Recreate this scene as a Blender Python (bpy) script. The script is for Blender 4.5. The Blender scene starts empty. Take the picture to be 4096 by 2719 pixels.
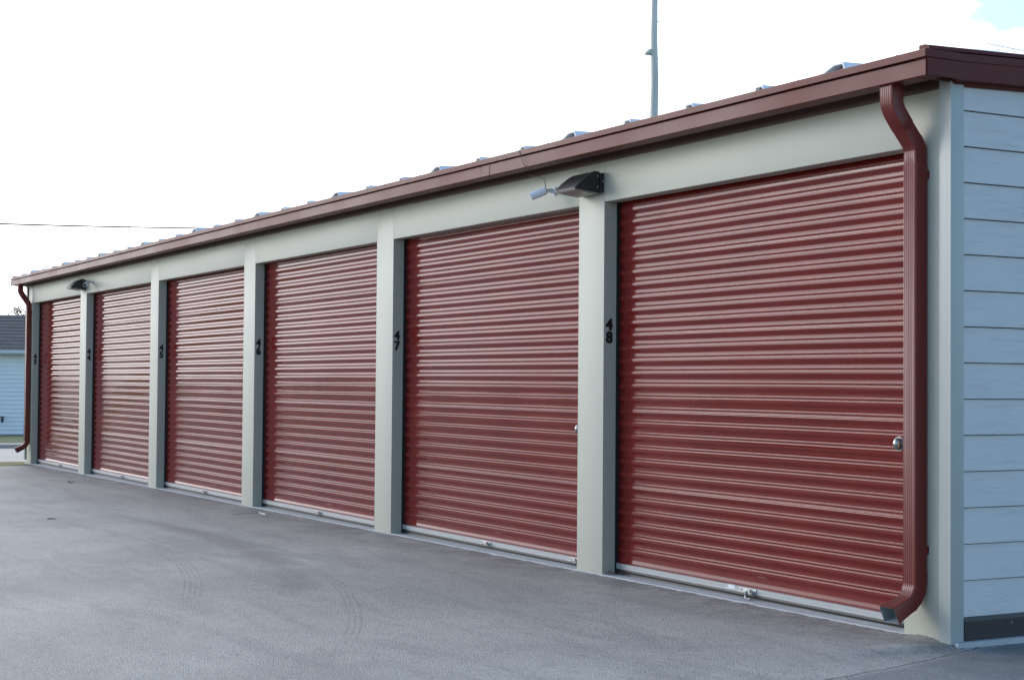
import bpy, bmesh, math, random
from mathutils import Vector, Matrix, noise
random.seed(7)
S = bpy.context.scene
COL = S.collection
R = math.radians

# ------------------------------------------------------------------ helpers
def link(o, parent=None):
    COL.objects.link(o)
    if parent is not None:
        o.parent = parent
    return o

def obj(name, bm, mats, parent=None, smooth=False, angle=None):
    me = bpy.data.meshes.new(name)
    bmesh.ops.recalc_face_normals(bm, faces=bm.faces)
    bm.to_mesh(me); bm.free()
    if not isinstance(mats, (list, tuple)): mats = [mats]
    for m in mats: me.materials.append(m)
    if smooth:
        for p in me.polygons: p.use_smooth = True
    if angle is not None:
        try: me.set_sharp_from_angle(angle=R(angle))
        except Exception: pass
    return link(bpy.data.objects.new(name, me), parent)

def empty(name, loc=(0, 0, 0)):
    o = bpy.data.objects.new(name, None); o.location = loc
    o.empty_display_size = 0.2
    return link(o)

def tag(o, label=None, cat=None, group=None, kind=None):
    if label: o['label'] = label
    if cat: o['category'] = cat
    if group: o['group'] = group
    if kind: o['kind'] = kind
    return o

def box(bm, x0, x1, y0, y1, z0, z1, bev=0, mi=0):
    x0, x1 = min(x0, x1), max(x0, x1); y0, y1 = min(y0, y1), max(y0, y1); z0, z1 = min(z0, z1), max(z0, z1)
    r = bmesh.ops.create_cube(bm, size=1)
    vs = r['verts']
    for v in vs:
        v.co = Vector((x0 + (v.co.x + .5) * (x1 - x0), y0 + (v.co.y + .5) * (y1 - y0), z0 + (v.co.z + .5) * (z1 - z0)))
    fs = set(f for v in vs for f in v.link_faces)
    for f in fs: f.material_index = mi
    if bev:
        es = list(set(e for v in vs for e in v.link_edges))
        bmesh.ops.bevel(bm, geom=es, offset=bev, segments=2, affect='EDGES', profile=.6)

def prism(bm, pts, axis, a, b, mi=0):
    """extrude a closed 2D polygon along axis (0=x: pts are (y,z); 1=y: pts are (x,z); 2=z: (x,y))"""
    def P(p, t):
        return {0: (t, p[0], p[1]), 1: (p[0], t, p[1]), 2: (p[0], p[1], t)}[axis]
    A = [bm.verts.new(P(p, a)) for p in pts]; B = [bm.verts.new(P(p, b)) for p in pts]
    n = len(pts)
    fs = [bm.faces.new(A), bm.faces.new(B[::-1])]
    for i in range(n):
        fs.append(bm.faces.new((A[i], B[i], B[(i + 1) % n], A[(i + 1) % n])))
    for f in fs: f.material_index = mi

def tube(bm, pts, rad, n=10, cap=True, mi=0):
    pts = [Vector(p) for p in pts]
    if not isinstance(rad, (list, tuple)): rad = [rad] * len(pts)
    rings = []
    up = Vector((0, 0, 1))
    for i, p in enumerate(pts):
        d = (pts[min(i + 1, len(pts) - 1)] - pts[max(i - 1, 0)]).normalized()
        a = d.cross(up)
        if a.length < .05: a = d.cross(Vector((1, 0, 0)))
        a.normalize(); b = d.cross(a).normalized()
        rings.append([bm.verts.new(p + (a * math.cos(t) + b * math.sin(t)) * rad[i]) for t in [2 * math.pi * k / n for k in range(n)]])
    for i in range(len(rings) - 1):
        for k in range(n):
            f = bm.faces.new((rings[i][k], rings[i][(k + 1) % n], rings[i + 1][(k + 1) % n], rings[i + 1][k])); f.material_index = mi
    if cap:
        for r in (rings[0], rings[-1][::-1]):
            f = bm.faces.new(r); f.material_index = mi

# ------------------------------------------------------------------ materials
def mat(name, base, rough=.5, metal=0., spec=.5, var=0., vscale=3., bump=0., bscale=80., coat=0., dirt=None, stretch=None, rvar=0.):
    m = bpy.data.materials.new(name); m.use_nodes = True
    nt = m.node_tree; N = nt.nodes; L = nt.links
    b = N['Principled BSDF']
    b.inputs['Base Color'].default_value = (*base, 1)
    b.inputs['Roughness'].default_value = rough
    b.inputs['Metallic'].default_value = metal
    b.inputs['Specular IOR Level'].default_value = spec
    if coat:
        b.inputs['Coat Weight'].default_value = coat; b.inputs['Coat Roughness'].default_value = .12
    tc = N.new('ShaderNodeTexCoord'); mp = N.new('ShaderNodeMapping')
    L.new(tc.outputs['Object'], mp.inputs['Vector'])
    if stretch: mp.inputs['Scale'].default_value = stretch
    if var or rvar:
        nz = N.new('ShaderNodeTexNoise'); nz.inputs['Scale'].default_value = vscale; nz.inputs['Detail'].default_value = 8
        L.new(mp.outputs[0], nz.inputs['Vector'])
        if var:
            mx = N.new('ShaderNodeMix'); mx.data_type = 'RGBA'
            mx.inputs['A'].default_value = (*[c * (1 - var) for c in base], 1)
            mx.inputs['B'].default_value = (*[min(1, c * (1 + var)) for c in base], 1)
            rp = N.new('ShaderNodeMapRange'); rp.inputs['From Min'].default_value = .3; rp.inputs['From Max'].default_value = .7
            L.new(nz.outputs['Fac'], rp.inputs['Value']); L.new(rp.outputs[0], mx.inputs['Factor'])
            L.new(mx.outputs['Result'], b.inputs['Base Color'])
            if dirt:
                n2 = N.new('ShaderNodeTexNoise'); n2.inputs['Scale'].default_value = dirt[1]; n2.inputs['Detail'].default_value = 12; n2.inputs['Roughness'].default_value = .75
                L.new(tc.outputs['Object'], n2.inputs['Vector'])
                r2 = N.new('ShaderNodeMapRange'); r2.inputs['From Min'].default_value = dirt[2]; r2.inputs['From Max'].default_value = dirt[2] + .08; r2.inputs['To Max'].default_value = dirt[3]
                L.new(n2.outputs['Fac'], r2.inputs['Value'])
                m2 = N.new('ShaderNodeMix'); m2.data_type = 'RGBA'; m2.inputs['B'].default_value = (*dirt[0], 1)
                L.new(r2.outputs[0], m2.inputs['Factor']); L.new(mx.outputs['Result'], m2.inputs['A']); L.new(m2.outputs['Result'], b.inputs['Base Color'])
        if rvar:
            rr = N.new('ShaderNodeMapRange'); rr.inputs['From Min'].default_value = .3; rr.inputs['From Max'].default_value = .7
            rr.inputs['To Min'].default_value = max(0, rough - rvar); rr.inputs['To Max'].default_value = rough + rvar
            L.new(nz.outputs['Fac'], rr.inputs['Value']); L.new(rr.outputs[0], b.inputs['Roughness'])
    if bump:
        nb = N.new('ShaderNodeTexNoise'); nb.inputs['Scale'].default_value = bscale; nb.inputs['Detail'].default_value = 6
        L.new(mp.outputs[0], nb.inputs['Vector'])
        bp = N.new('ShaderNodeBump'); bp.inputs['Strength'].default_value = 1; bp.inputs['Distance'].default_value = bump
        L.new(nb.outputs['Fac'], bp.inputs['Height']); L.new(bp.outputs[0], b.inputs['Normal'])
    return m

M = {}
M['panel'] = mat('cream_painted_steel', (.425, .425, .355), .48, spec=.6, var=.03, vscale=1.2, dirt=((.20, .19, .15), 9., .70, .5), rvar=.05)
M['red'] = mat('red_door_paint', (.150, .0110, .0090), .08, spec=.42, var=.10, vscale=2.0, dirt=((.30, .15, .12), 34., .665, .45), rvar=.04)
M['trimred'] = mat('dark_red_trim_paint', (.15, .018, .014), .32, spec=.40, var=.08, vscale=2.5, bump=.0008, bscale=3., rvar=.06)
M['rake'] = mat('rake_paint', (.100, .018, .015), .5, spec=.16, var=.08, vscale=2.5, bump=.0012, bscale=3., rvar=.06)
M['brown'] = mat('brown_gutter_paint', (.115, .018, .014), .42, spec=.18, var=.06, vscale=1.5, bump=.0022, bscale=2.2, rvar=.06)
M['soffit'] = mat('dark_brown_soffit', (.075, .026, .022), .5, var=.1)
M['roofmetal'] = mat('bare_roof_metal', (.72, .73, .74), .4, metal=.0, var=.05)
M['dark'] = mat('black_rubber', (.012, .012, .012), .55, var=.2, vscale=20)
M['alu'] = mat('aluminium', (.36, .37, .38), .45, metal=.35, var=.05, vscale=6, stretch=(1, 1, 40), bump=.0002, bscale=40, dirt=((.2, .19, .17), 30., .68, .6))
M['steel'] = mat('galvanised_steel', (.42, .43, .44), .42, metal=.8, var=.1, vscale=40)
M['chrome'] = mat('chrome', (.35, .34, .33), .15, metal=1., var=.02)
M['bronze'] = mat('dark_bronze_housing', (.018, .017, .019), .42, spec=.5, var=.2, vscale=15)
M['edge'] = mat('worn_housing_edge', (.12, .11, .12), .4, var=.1, vscale=20)
M['lens'] = mat('clouded_lens', (.33, .30, .27), .25, spec=.6, var=.15, vscale=30, stretch=(1, 8, 1))
M['camwhite'] = mat('white_camera_shell', (.75, .78, .82), .35, var=.04, vscale=20)
M['lensdark'] = mat('camera_glass', (.01, .01, .013), .05, spec=.8, var=.02)
M['black'] = mat('black_vinyl', (.008, .008, .009), .4, var=.05)
M['slab'] = mat('concrete_slab', (.40, .41, .42), .8, var=.10, vscale=7, bump=.002, bscale=60, dirt=((.12, .11, .10), 18., .66, .7))
M['plinth'] = mat('dark_base_trim', (.018, .016, .019), .5, var=.1, vscale=4)
M['pipein'] = mat('pipe_inside', (.30, .34, .36), .4, metal=.4, var=.1, vscale=20)
M['wood'] = mat('weathered_pole_wood', (.62, .60, .57), .85, var=.2, vscale=5, stretch=(1, 1, .1), bump=.01, bscale=9)
M['wire'] = mat('wire_sheath', (.05, .05, .055), .6, var=.05)
M['leaf'] = mat('tree_leaf', (.05, .07, .03), .6, var=.4, vscale=3)
M['bark'] = mat('bark', (.09, .075, .06), .9, var=.3, vscale=20)
M['dryleaf'] = mat('dry_leaf', (.20, .07, .03), .7, var=.4, vscale=60)
M['stick'] = mat('dark_stick', (.03, .025, .025), .8, var=.2, vscale=60)
M['strap'] = mat('pale_strap', (.45, .46, .45), .5, var=.1, vscale=60)
M['road'] = mat('concrete_road', (.52, .48, .42), .85, var=.08, vscale=.8, bump=.003, bscale=20)
M['curb'] = mat('kerb_concrete', (.34, .32, .29), .85, var=.15, vscale=4)
M['vinyl'] = mat('white_vinyl_siding', (.82, .83, .84), .5, var=.02, vscale=2)
M['whitegut'] = mat('white_gutter', (.75, .77, .8), .35, var=.02)
M['sticker'] = mat('white_sticker', (.7, .7, .72), .4, var=.03, vscale=50)
M['gravel'] = mat('loose_gravel', (.20, .19, .18), .9, var=.4, vscale=90)

def shingle_mat():
    m = mat('asphalt_shingles', (.070, .068, .074), .9, var=.25, vscale=2.5, stretch=(1, 1, 1), bump=.01, bscale=30)
    return m
M['shingle'] = shingle_mat()

def siding_mat():
    m = bpy.data.materials.new('woodgrain_fibre_cement'); m.use_nodes = True
    N = m.node_tree.nodes; L = m.node_tree.links; b = N['Principled BSDF']
    b.inputs['Base Color'].default_value = (.55, .54, .535, 1); b.inputs['Roughness'].default_value = .5
    tc = N.new('ShaderNodeTexCoord'); mp = N.new('ShaderNodeMapping'); mp.inputs['Scale'].default_value = (1, 3.2, 26)
    L.new(tc.outputs['Object'], mp.inputs['Vector'])
    n1 = N.new('ShaderNodeTexNoise'); n1.inputs['Scale'].default_value = 1.6; n1.inputs['Detail'].default_value = 3; n1.inputs['Distortion'].default_value = .8
    L.new(mp.outputs[0], n1.inputs['Vector'])
    ms = N.new('ShaderNodeMath'); ms.operation = 'MULTIPLY'; ms.inputs[1].default_value = 55
    L.new(n1.outputs['Fac'], ms.inputs[0])
    sn = N.new('ShaderNodeMath'); sn.operation = 'SINE'; L.new(ms.outputs[0], sn.inputs[0])
    # patches where the grain shows
    n2 = N.new('ShaderNodeTexNoise'); n2.inputs['Scale'].default_value = 4.5; n2.inputs['Detail'].default_value = 2
    L.new(tc.outputs['Object'], n2.inputs['Vector'])
    r2 = N.new('ShaderNodeMapRange'); r2.inputs['From Min'].default_value = .2; r2.inputs['From Max'].default_value = .6
    L.new(n2.outputs['Fac'], r2.inputs['Value'])
    mm = N.new('ShaderNodeMath'); mm.operation = 'MULTIPLY'; L.new(sn.outputs[0], mm.inputs[0]); L.new(r2.outputs[0], mm.inputs[1])
    n3 = N.new('ShaderNodeTexNoise'); n3.inputs['Scale'].default_value = 6; n3.inputs['Detail'].default_value = 8
    L.new(mp.outputs[0], n3.inputs['Vector'])
    ad = N.new('ShaderNodeMath'); ad.operation = 'MULTIPLY_ADD'; ad.inputs[1].default_value = 1.2
    L.new(n3.outputs['Fac'], ad.inputs[0]); L.new(mm.outputs[0], ad.inputs[2])
    bp = N.new('ShaderNodeBump'); bp.inputs['Distance'].default_value = .00030
    L.new(ad.outputs[0], bp.inputs['Height']); L.new(bp.outputs[0], b.inputs['Normal'])
    return m
M['siding'] = siding_mat()

def grass_mat(name, a, b2):
    m = mat(name, a, .9, var=.01, bump=.03, bscale=25)
    N = m.node_tree.nodes; L = m.node_tree.links; b = N['Principled BSDF']
    tc = N.new('ShaderNodeTexCoord'); n1 = N.new('ShaderNodeTexNoise'); n1.inputs['Scale'].default_value = 1.2; n1.inputs['Detail'].default_value = 12; n1.inputs['Roughness'].default_value = .8
    L.new(tc.outputs['Object'], n1.inputs['Vector'])
    cr = N.new('ShaderNodeValToRGB'); cr.color_ramp.elements[0].position = .38; cr.color_ramp.elements[1].position = .62
    cr.color_ramp.elements[0].color = (*a, 1); cr.color_ramp.elements[1].color = (*b2, 1)
    L.new(n1.outputs['Fac'], cr.inputs[0]); L.new(cr.outputs[0], b.inputs['Base Color'])
    return m
M['lawn'] = grass_mat('lawn_grass', (.055, .10, .02), (.15, .16, .06))
M['verge'] = grass_mat('verge_grass', (.12, .14, .03), (.26, .22, .08))

def asphalt_mat():
    m = bpy.data.materials.new('worn_asphalt'); m.use_nodes = True
    N = m.node_tree.nodes; L = m.node_tree.links; b = N['Principled BSDF']
    b.inputs['Roughness'].default_value = .62; b.inputs['Specular IOR Level'].default_value = .5
    geo = N.new('ShaderNodeNewGeometry'); P = geo.outputs['Position']
    def nz(scale, det, rough=.6, vec=None, dist=0):
        n = N.new('ShaderNodeTexNoise'); n.inputs['Scale'].default_value = scale; n.inputs['Detail'].default_value = det; n.inputs['Roughness'].default_value = rough
        n.inputs['Distortion'].default_value = dist
        L.new(vec or P, n.inputs['Vector']); return n.outputs['Fac']
    def rng(v, a, c, d=0, e=1):
        r = N.new('ShaderNodeMapRange'); r.inputs['From Min'].default_value = a; r.inputs['From Max'].default_value = c
        r.inputs['To Min'].default_value = d; r.inputs['To Max'].default_value = e; L.new(v, r.inputs['Value']); return r.outputs[0]
    def ma(op, a, c=None, clamp=False):
        n = N.new('ShaderNodeMath'); n.operation = op; n.use_clamp = clamp
        for i, v in enumerate((a, c)):
            if v is None: continue
            if isinstance(v, (int, float)): n.inputs[i].default_value = v
            else: L.new(v, n.inputs[i])
        return n.outputs[0]
    def mix(f, a, c):
        n = N.new('ShaderNodeMix'); n.data_type = 'RGBA'
        L.new(f, n.inputs['Factor'])
        for k, v in (('A', a), ('B', c)):
            if isinstance(v, tuple): n.inputs[k].default_value = (*v, 1)
            else: L.new(v, n.inputs[k])
        return n.outputs['Result']
    c = mix(rng(nz(.45, 5, dist=.6), .38, .60), (.325, .315, .280), (.45, .435, .385))
    # dark smears running roughly along the facade
    mp = N.new('ShaderNodeMapping'); mp.inputs['Scale'].default_value = (.35, 2.2, 1); mp.inputs['Rotation'].default_value = (0, 0, R(-14)); L.new(P, mp.inputs['Vector'])
    smear = rng(nz(1.0, 9, .74, mp.outputs[0], 1.2), .47, .62)
    c = mix(ma('MULTIPLY', smear, .50), c, (.20, .197, .186))
    mq = N.new('ShaderNodeMapping'); mq.inputs['Scale'].default_value = (1, 1, 1); L.new(P, mq.inputs['Vector'])
    c = mix(ma('MULTIPLY', rng(nz(7., 9, .80, mq.outputs[0], .5), .50, .66), .40), c, (.17, .167, .158))
    # aggregate speckle
    vo = N.new('ShaderNodeTexVoronoi'); vo.inputs['Scale'].default_value = 115; L.new(P, vo.inputs['Vector'])
    sep = N.new('ShaderNodeSeparateColor'); L.new(vo.outputs['Color'], sep.inputs[0])
    c = mix(ma('MULTIPLY', rng(sep.outputs[0], .6, 1.), .55), c, (.42, .41, .41))
    c = mix(ma('MULTIPLY', rng(sep.outputs[1], .7, 1.), .6), c, (.09, .092, .10))
    fine = nz(30, 8, .78)
    c = mix(ma('MULTIPLY', rng(fine, .54, .68), .40), c, (.11, .112, .12))
    # pale grains
    v2 = N.new('ShaderNodeTexVoronoi'); v2.inputs['Scale'].default_value = 9; L.new(P, v2.inputs['Vector'])
    c = mix(rng(v2.outputs['Distance'], .055, .045), c, (.5, .48, .46))
    sx = N.new('ShaderNodeSeparateXYZ'); L.new(P, sx.inputs[0])
    X, Y = sx.outputs[0], sx.outputs[1]
    # tyre marks: concentric curved tread lines
    def arc(cx, cy, Rr, lines, lo, hi, amt, c):
        dx = ma('SUBTRACT', X, cx); dy = ma('SUBTRACT', Y, cy)
        r = ma('SQRT', ma('ADD', ma('MULTIPLY', dx, dx), ma('MULTIPLY', dy, dy)))
        tot = None
        for off, w in lines:
            g = rng(ma('ABSOLUTE', ma('SUBTRACT', ma('ADD', r, ma('MULTIPLY', ma('SUBTRACT', nz(.9, 2), .5), .05)), Rr + off)), w, w * .2)
            tot = g if tot is None else ma('MAXIMUM', tot, g)
        lim = ma('MULTIPLY', rng(X, lo, lo + 1.2), rng(X, hi, hi - .8))
        f = ma('MULTIPLY', ma('MULTIPLY', tot, lim), amt)
        f = ma('MULTIPLY', f, rng(nz(1.5, 4), .30, .55, .25, 1))
        return mix(f, c, (.085, .086, .095))
    c = arc(-7.25, -13.2, 11.1, [(0, .013), (.034, .013), (.068, .013), (-.034, .011)], -10.5, -2.6, .30, c)
    c = arc(-7.25, -13.2, 11.75, [(0, .20)], -9.5, -2.8, .38, c)
    c = arc(-6.0, -11.2, 9.7, [(0, .012), (.034, .012), (.068, .012)], -6.8, -1.0, .30, c)
    # joint running out from the building corner, newer darker mat past it
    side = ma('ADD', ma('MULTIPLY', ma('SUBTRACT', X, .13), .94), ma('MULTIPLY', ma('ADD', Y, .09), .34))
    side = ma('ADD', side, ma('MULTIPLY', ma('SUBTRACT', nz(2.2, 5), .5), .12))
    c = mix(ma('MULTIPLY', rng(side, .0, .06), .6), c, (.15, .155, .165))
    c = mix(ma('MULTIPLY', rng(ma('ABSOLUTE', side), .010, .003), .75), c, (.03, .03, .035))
    # gritty dirt plus painted contact shade along the wall
    near = ma('MULTIPLY', rng(Y, -.60, -.06), rng(nz(4, 9, .75), .38, .56))
    c = mix(ma('MULTIPLY', near, .6), c, (.11, .10, .095))
    L.new(c, b.inputs['Base Color'])
    h = ma('ADD', ma('MULTIPLY', fine, .6), ma('ADD', ma('MULTIPLY', nz(130, 3), .5), ma('MULTIPLY', vo.outputs['Distance'], -.5)))
    bp = N.new('ShaderNodeBump'); bp.inputs['Distance'].default_value = .009; bp.inputs['Strength'].default_value = 1
    L.new(h, bp.inputs['Height']); L.new(bp.outputs[0], b.inputs['Normal'])
    return m
M['asphalt'] = asphalt_mat()

# ------------------------------------------------------------------ measured layout (metres)
GS = .0046                     # fall of the lot along the row
HD = 2.4847                    # underside of the door headers
JD = .094                      # jamb depth
EE = -.3334
cols = [(-3.5751, -3.2453), (-6.9925, -6.6461), (-10.4453, -10.098), (-13.9066, -13.5699), (-17.4459, -17.0988), (-20.83, -20.513)]
LEFT = -20.93
GY = -.247
gx1, gx0 = .0788, -21.10
DEPTH = 9.0
gz = lambda x: GS * x

B = empty('storage_building')
tag(B, 'long low storage building with six dark red roll-up doors in a pale wall', 'storage building')

# ---- front wall: pillars and headers (pressed steel panels with open joints)
rights = [EE] + [c[0] for c in cols[:-1]]
def pillar(x0, x1, first=False):
    bm = bmesh.new(); g = .0015
    box(bm, x0 + g, x1, 0, .30, -.25, 2.80, bev=.0025)
    return obj('pillar', bm, M['panel'], B, smooth=True, angle=30)
P_ = []
for (a, b) in cols: P_.append(pillar(a, b))
P_.append(pillar(EE, -.062))
for i, (a, b) in enumerate(cols):
    bm = bmesh.new()
    box(bm, b + .0025, rights[i] - .0005, .0005, .115, HD, 2.80, bev=.0015)
    obj('header_panel', bm, M['panel'], B, smooth=True, angle=30)

def digits(txt, x, yc, ztop, parent):
    cu = bpy.data.curves.new('t', 'FONT'); cu.body = '\n'.join(txt); cu.size = .104; cu.space_line = .83
    cu.align_x = 'CENTER'; cu.align_y = 'TOP'; cu.offset = .0044; cu.extrude = .0006; cu.resolution_u = 5
    o = bpy.data.objects.new('t', cu); COL.objects.link(o)
    dg = bpy.context.evaluated_depsgraph_get(); me = bpy.data.meshes.new_from_object(o.evaluated_get(dg))
    bpy.data.objects.remove(o)
    zs = [v.co.y for v in me.vertices]; zmax = max(zs); xs = [v.co.x for v in me.vertices]; xm = (max(xs) + min(xs)) / 2
    bmx = bmesh.new()
    for dx_, dz_ in ((-.0022, 0), (.0022, .0003), (0, .0006)):
        n0 = len(bmx.verts); bmx.from_mesh(me); bmx.verts.ensure_lookup_table()
        for v in bmx.verts[n0:]: v.co.x += dx_; v.co.z += dz_
    bmx.to_mesh(me); bmx.free()
    for v in me.vertices:
        c = v.co.copy(); v.co = Vector((x + .0012 + c.z, yc + (c.x - xm) * .92, ztop + (c.y - zmax)))
    me.materials.clear(); me.materials.append(M['black'])
    d = bpy.data.objects.new('unit_number', me); link(d, parent)
    d['label'] = 'black stacked number ' + txt
for i, n in enumerate(('48', '47', '46', '45', '44', '43')):
    digits(n, cols[i][1], .043, 1.701 if i < 5 else 1.667, P_[i])

# end corner trim (two boards meeting at the corner)
def corner_trim(xo, sx):
    bm = bmesh.new()
    box(bm, xo - sx * .082, xo, -.02, -.0005, -.04, 2.86, bev=.003)
    box(bm, xo - sx * .020, xo + sx * .0006, -.0205, .0673, -.04, 2.86, bev=.003)
    obj('corner_trim', bm, M['siding2'], B, smooth=True, angle=30)
M['siding2'] = mat('smooth_trim_board', (.36, .38, .36), .42, var=.02, vscale=2)
corner_trim(.02, 1); corner_trim(LEFT - .02, -1)

# end walls of lap boards
s0, ds = .1236, .1798
for nm, xo, sg in (('siding', .0, 1), ('siding', LEFT, -1)):
    bm = bmesh.new()
    for k in range(16):
        zb = s0 + k * ds; zt = min(zb + ds + .02, 2.84)
        if zb > 2.8: break
        pts = [(xo + sg * .0, zb), (xo + sg * .016, zb), (xo + sg * .0165, zb + .004), (xo + sg * .004, min(zt - .0245, 2.84)), (xo, min(zt - .0245, 2.84))]
        prism(bm, pts, 1, .0675, DEPTH)
    obj(nm, bm, M['siding'], B)
bm = bmesh.new(); box(bm, -.03, -.002, .03, DEPTH, .0, 2.86); obj('lap_shade_backing', bm, M['dark'], B); bm = bmesh.new(); box(bm, LEFT + .002, LEFT + .03, .03, DEPTH, .0, 2.86); obj('lap_shade_backing', bm, M['dark'], B); bm = bmesh.new()  # black backing behind the open board gaps, stands in for lap shadow lines
box(bm, LEFT + .03, -.03, DEPTH - .1, DEPTH - .01, -.1, 3.2)
obj('wall_core', bm, M['panel'], B)
# base flashing on the end wall
bm = bmesh.new()
prism(bm, [(.0, .004), (.022, .004), (.024, .102), (.018, .1235), (.0, .1235)], 1, .069, DEPTH)
for y in (.385, 1.1, 1.9, 2.7):
    tube(bm, [(.0225, y, .078), (.027, y, .078)], .004, 8, mi=1)
obj('base_flashing', bm, [M['plinth'], M['steel']], B)

# slab / threshold with chipped front edge
bm = bmesh.new()
n = 900; xa, xb = LEFT - .03, .055
prev = None
for i in range(n + 1):
    x = xa + (xb - xa) * i / n
    yf = -.004 + .006 * noise.noise((x * 6, 3.1, 0)) + .004 * noise.noise((x * 23, 1.1, 0))
    z = .004 + gz(x) + .001 * noise.noise((x * 9, 0, 0))
    row = [bm.verts.new((x, yf, -.4)), bm.verts.new((x, yf, z - .004)), bm.verts.new((x, yf + .004, z)), bm.verts.new((x, 1.0, z + .003)), bm.verts.new((x, DEPTH, z + .003))]
    if prev:
        for k in range(4): bm.faces.new((prev[k], row[k], row[k + 1], prev[k + 1]))
    prev = row
bm.faces.new(prev)
obj('floor_slab', bm, M['slab'], B)

# ---- roll-up doors
PIT = .0843
def tilt(t):
    """local slope (degrees, + = facing up) of the curtain; t runs downwards through one corrugation"""
    def g(c, w): 
        d = min(abs(t - c), abs(t - c - 1), abs(t - c + 1)); return math.exp(-(d / w) ** 2)
    v = 77 * g(0, .019) + 77 * g(.20, .019)
    if .025 < t < .175: v -= 15 * min(1, (t - .025) / .02, (.175 - t) / .02)
    return v
NS = 84
tl = [math.tan(R(tilt((k + .5) / NS))) for k in range(NS)]
mean = sum(tl) / NS
dark_w = [math.exp(-(abs((k + .5) / NS - .60) / .155) ** 4) for k in range(NS)]
sc_ = mean * NS / sum(dark_w)
tl = [a - sc_ * w for a, w in zip(tl, dark_w)]
prof = []; acc = 0
for k in range(NS):
    prof.append((k / NS, acc)); acc += tl[k] * PIT / NS
offs = sum(p[1] for p in prof) / NS
prof = [(t, d - offs) for t, d in prof]           # d = distance outwards
YC = .122
def curtain(x0, x1, seed, parent, zoff):
    rows = []
    za0 = .6117 + zoff
    ztop = 2.66; zbot = .068 + zoff
    k = math.ceil((ztop - za0) / PIT)
    zz = []
    while True:
        za = za0 + k * PIT
        seam = (k % 6 == 0)
        for t, d in prof:
            z = za - t * PIT
            if z < .135 + zoff: break
            if seam and .02 < t < .42:
                # interlock: raised band and two fine beads
                d += .0010 * math.exp(-((t - .12) / .05) ** 2) + .0012 * math.exp(-((t - .30) / .012) ** 2) + .0012 * math.exp(-((t - .39) / .012) ** 2)
            zz.append((z, d))
        if za < .135 + zoff: break
        k -= 1
    # closing flare above the bottom bar
    last = zz[-1][0]; dl = zz[-1][1]
    for q in range(1, 13):
        f = q / 12; z = last + (.078 + zoff - last) * f
        zz.append((z, dl + .005 * f * f))
    zz.append((.074 + zoff, dl + .003)); zz.append((zbot, dl + .003))
    bm = bmesh.new(); nx = 22; prev = None
    for z, d in zz:
        row = []
        for i in range(nx + 1):
            x = x0 + (x1 - x0) * i / nx
            wv = .0030 * noise.noise((x * .9 + seed * 7.3, z * .9, seed))
            zo = .0030 * noise.noise((x * .5, z * .5, seed + 9.))
            row.append(bm.verts.new((x, YC - d + wv + (max(0, z - 2.44) / .05) ** 2 * .011, z + zo)))
        if prev:
            for i in range(nx): bm.faces.new((prev[i], prev[i + 1], row[i + 1], row[i]))
        prev = row
    o = obj('roll_up_door', bm, M['red'], parent, smooth=True)
    # make sure normals face the yard
    me = o.data
    if me.polygons[0].normal.y > 0: me.flip_normals()
    return o
names = ('48', '47', '46', '45', '44', '43')
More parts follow.
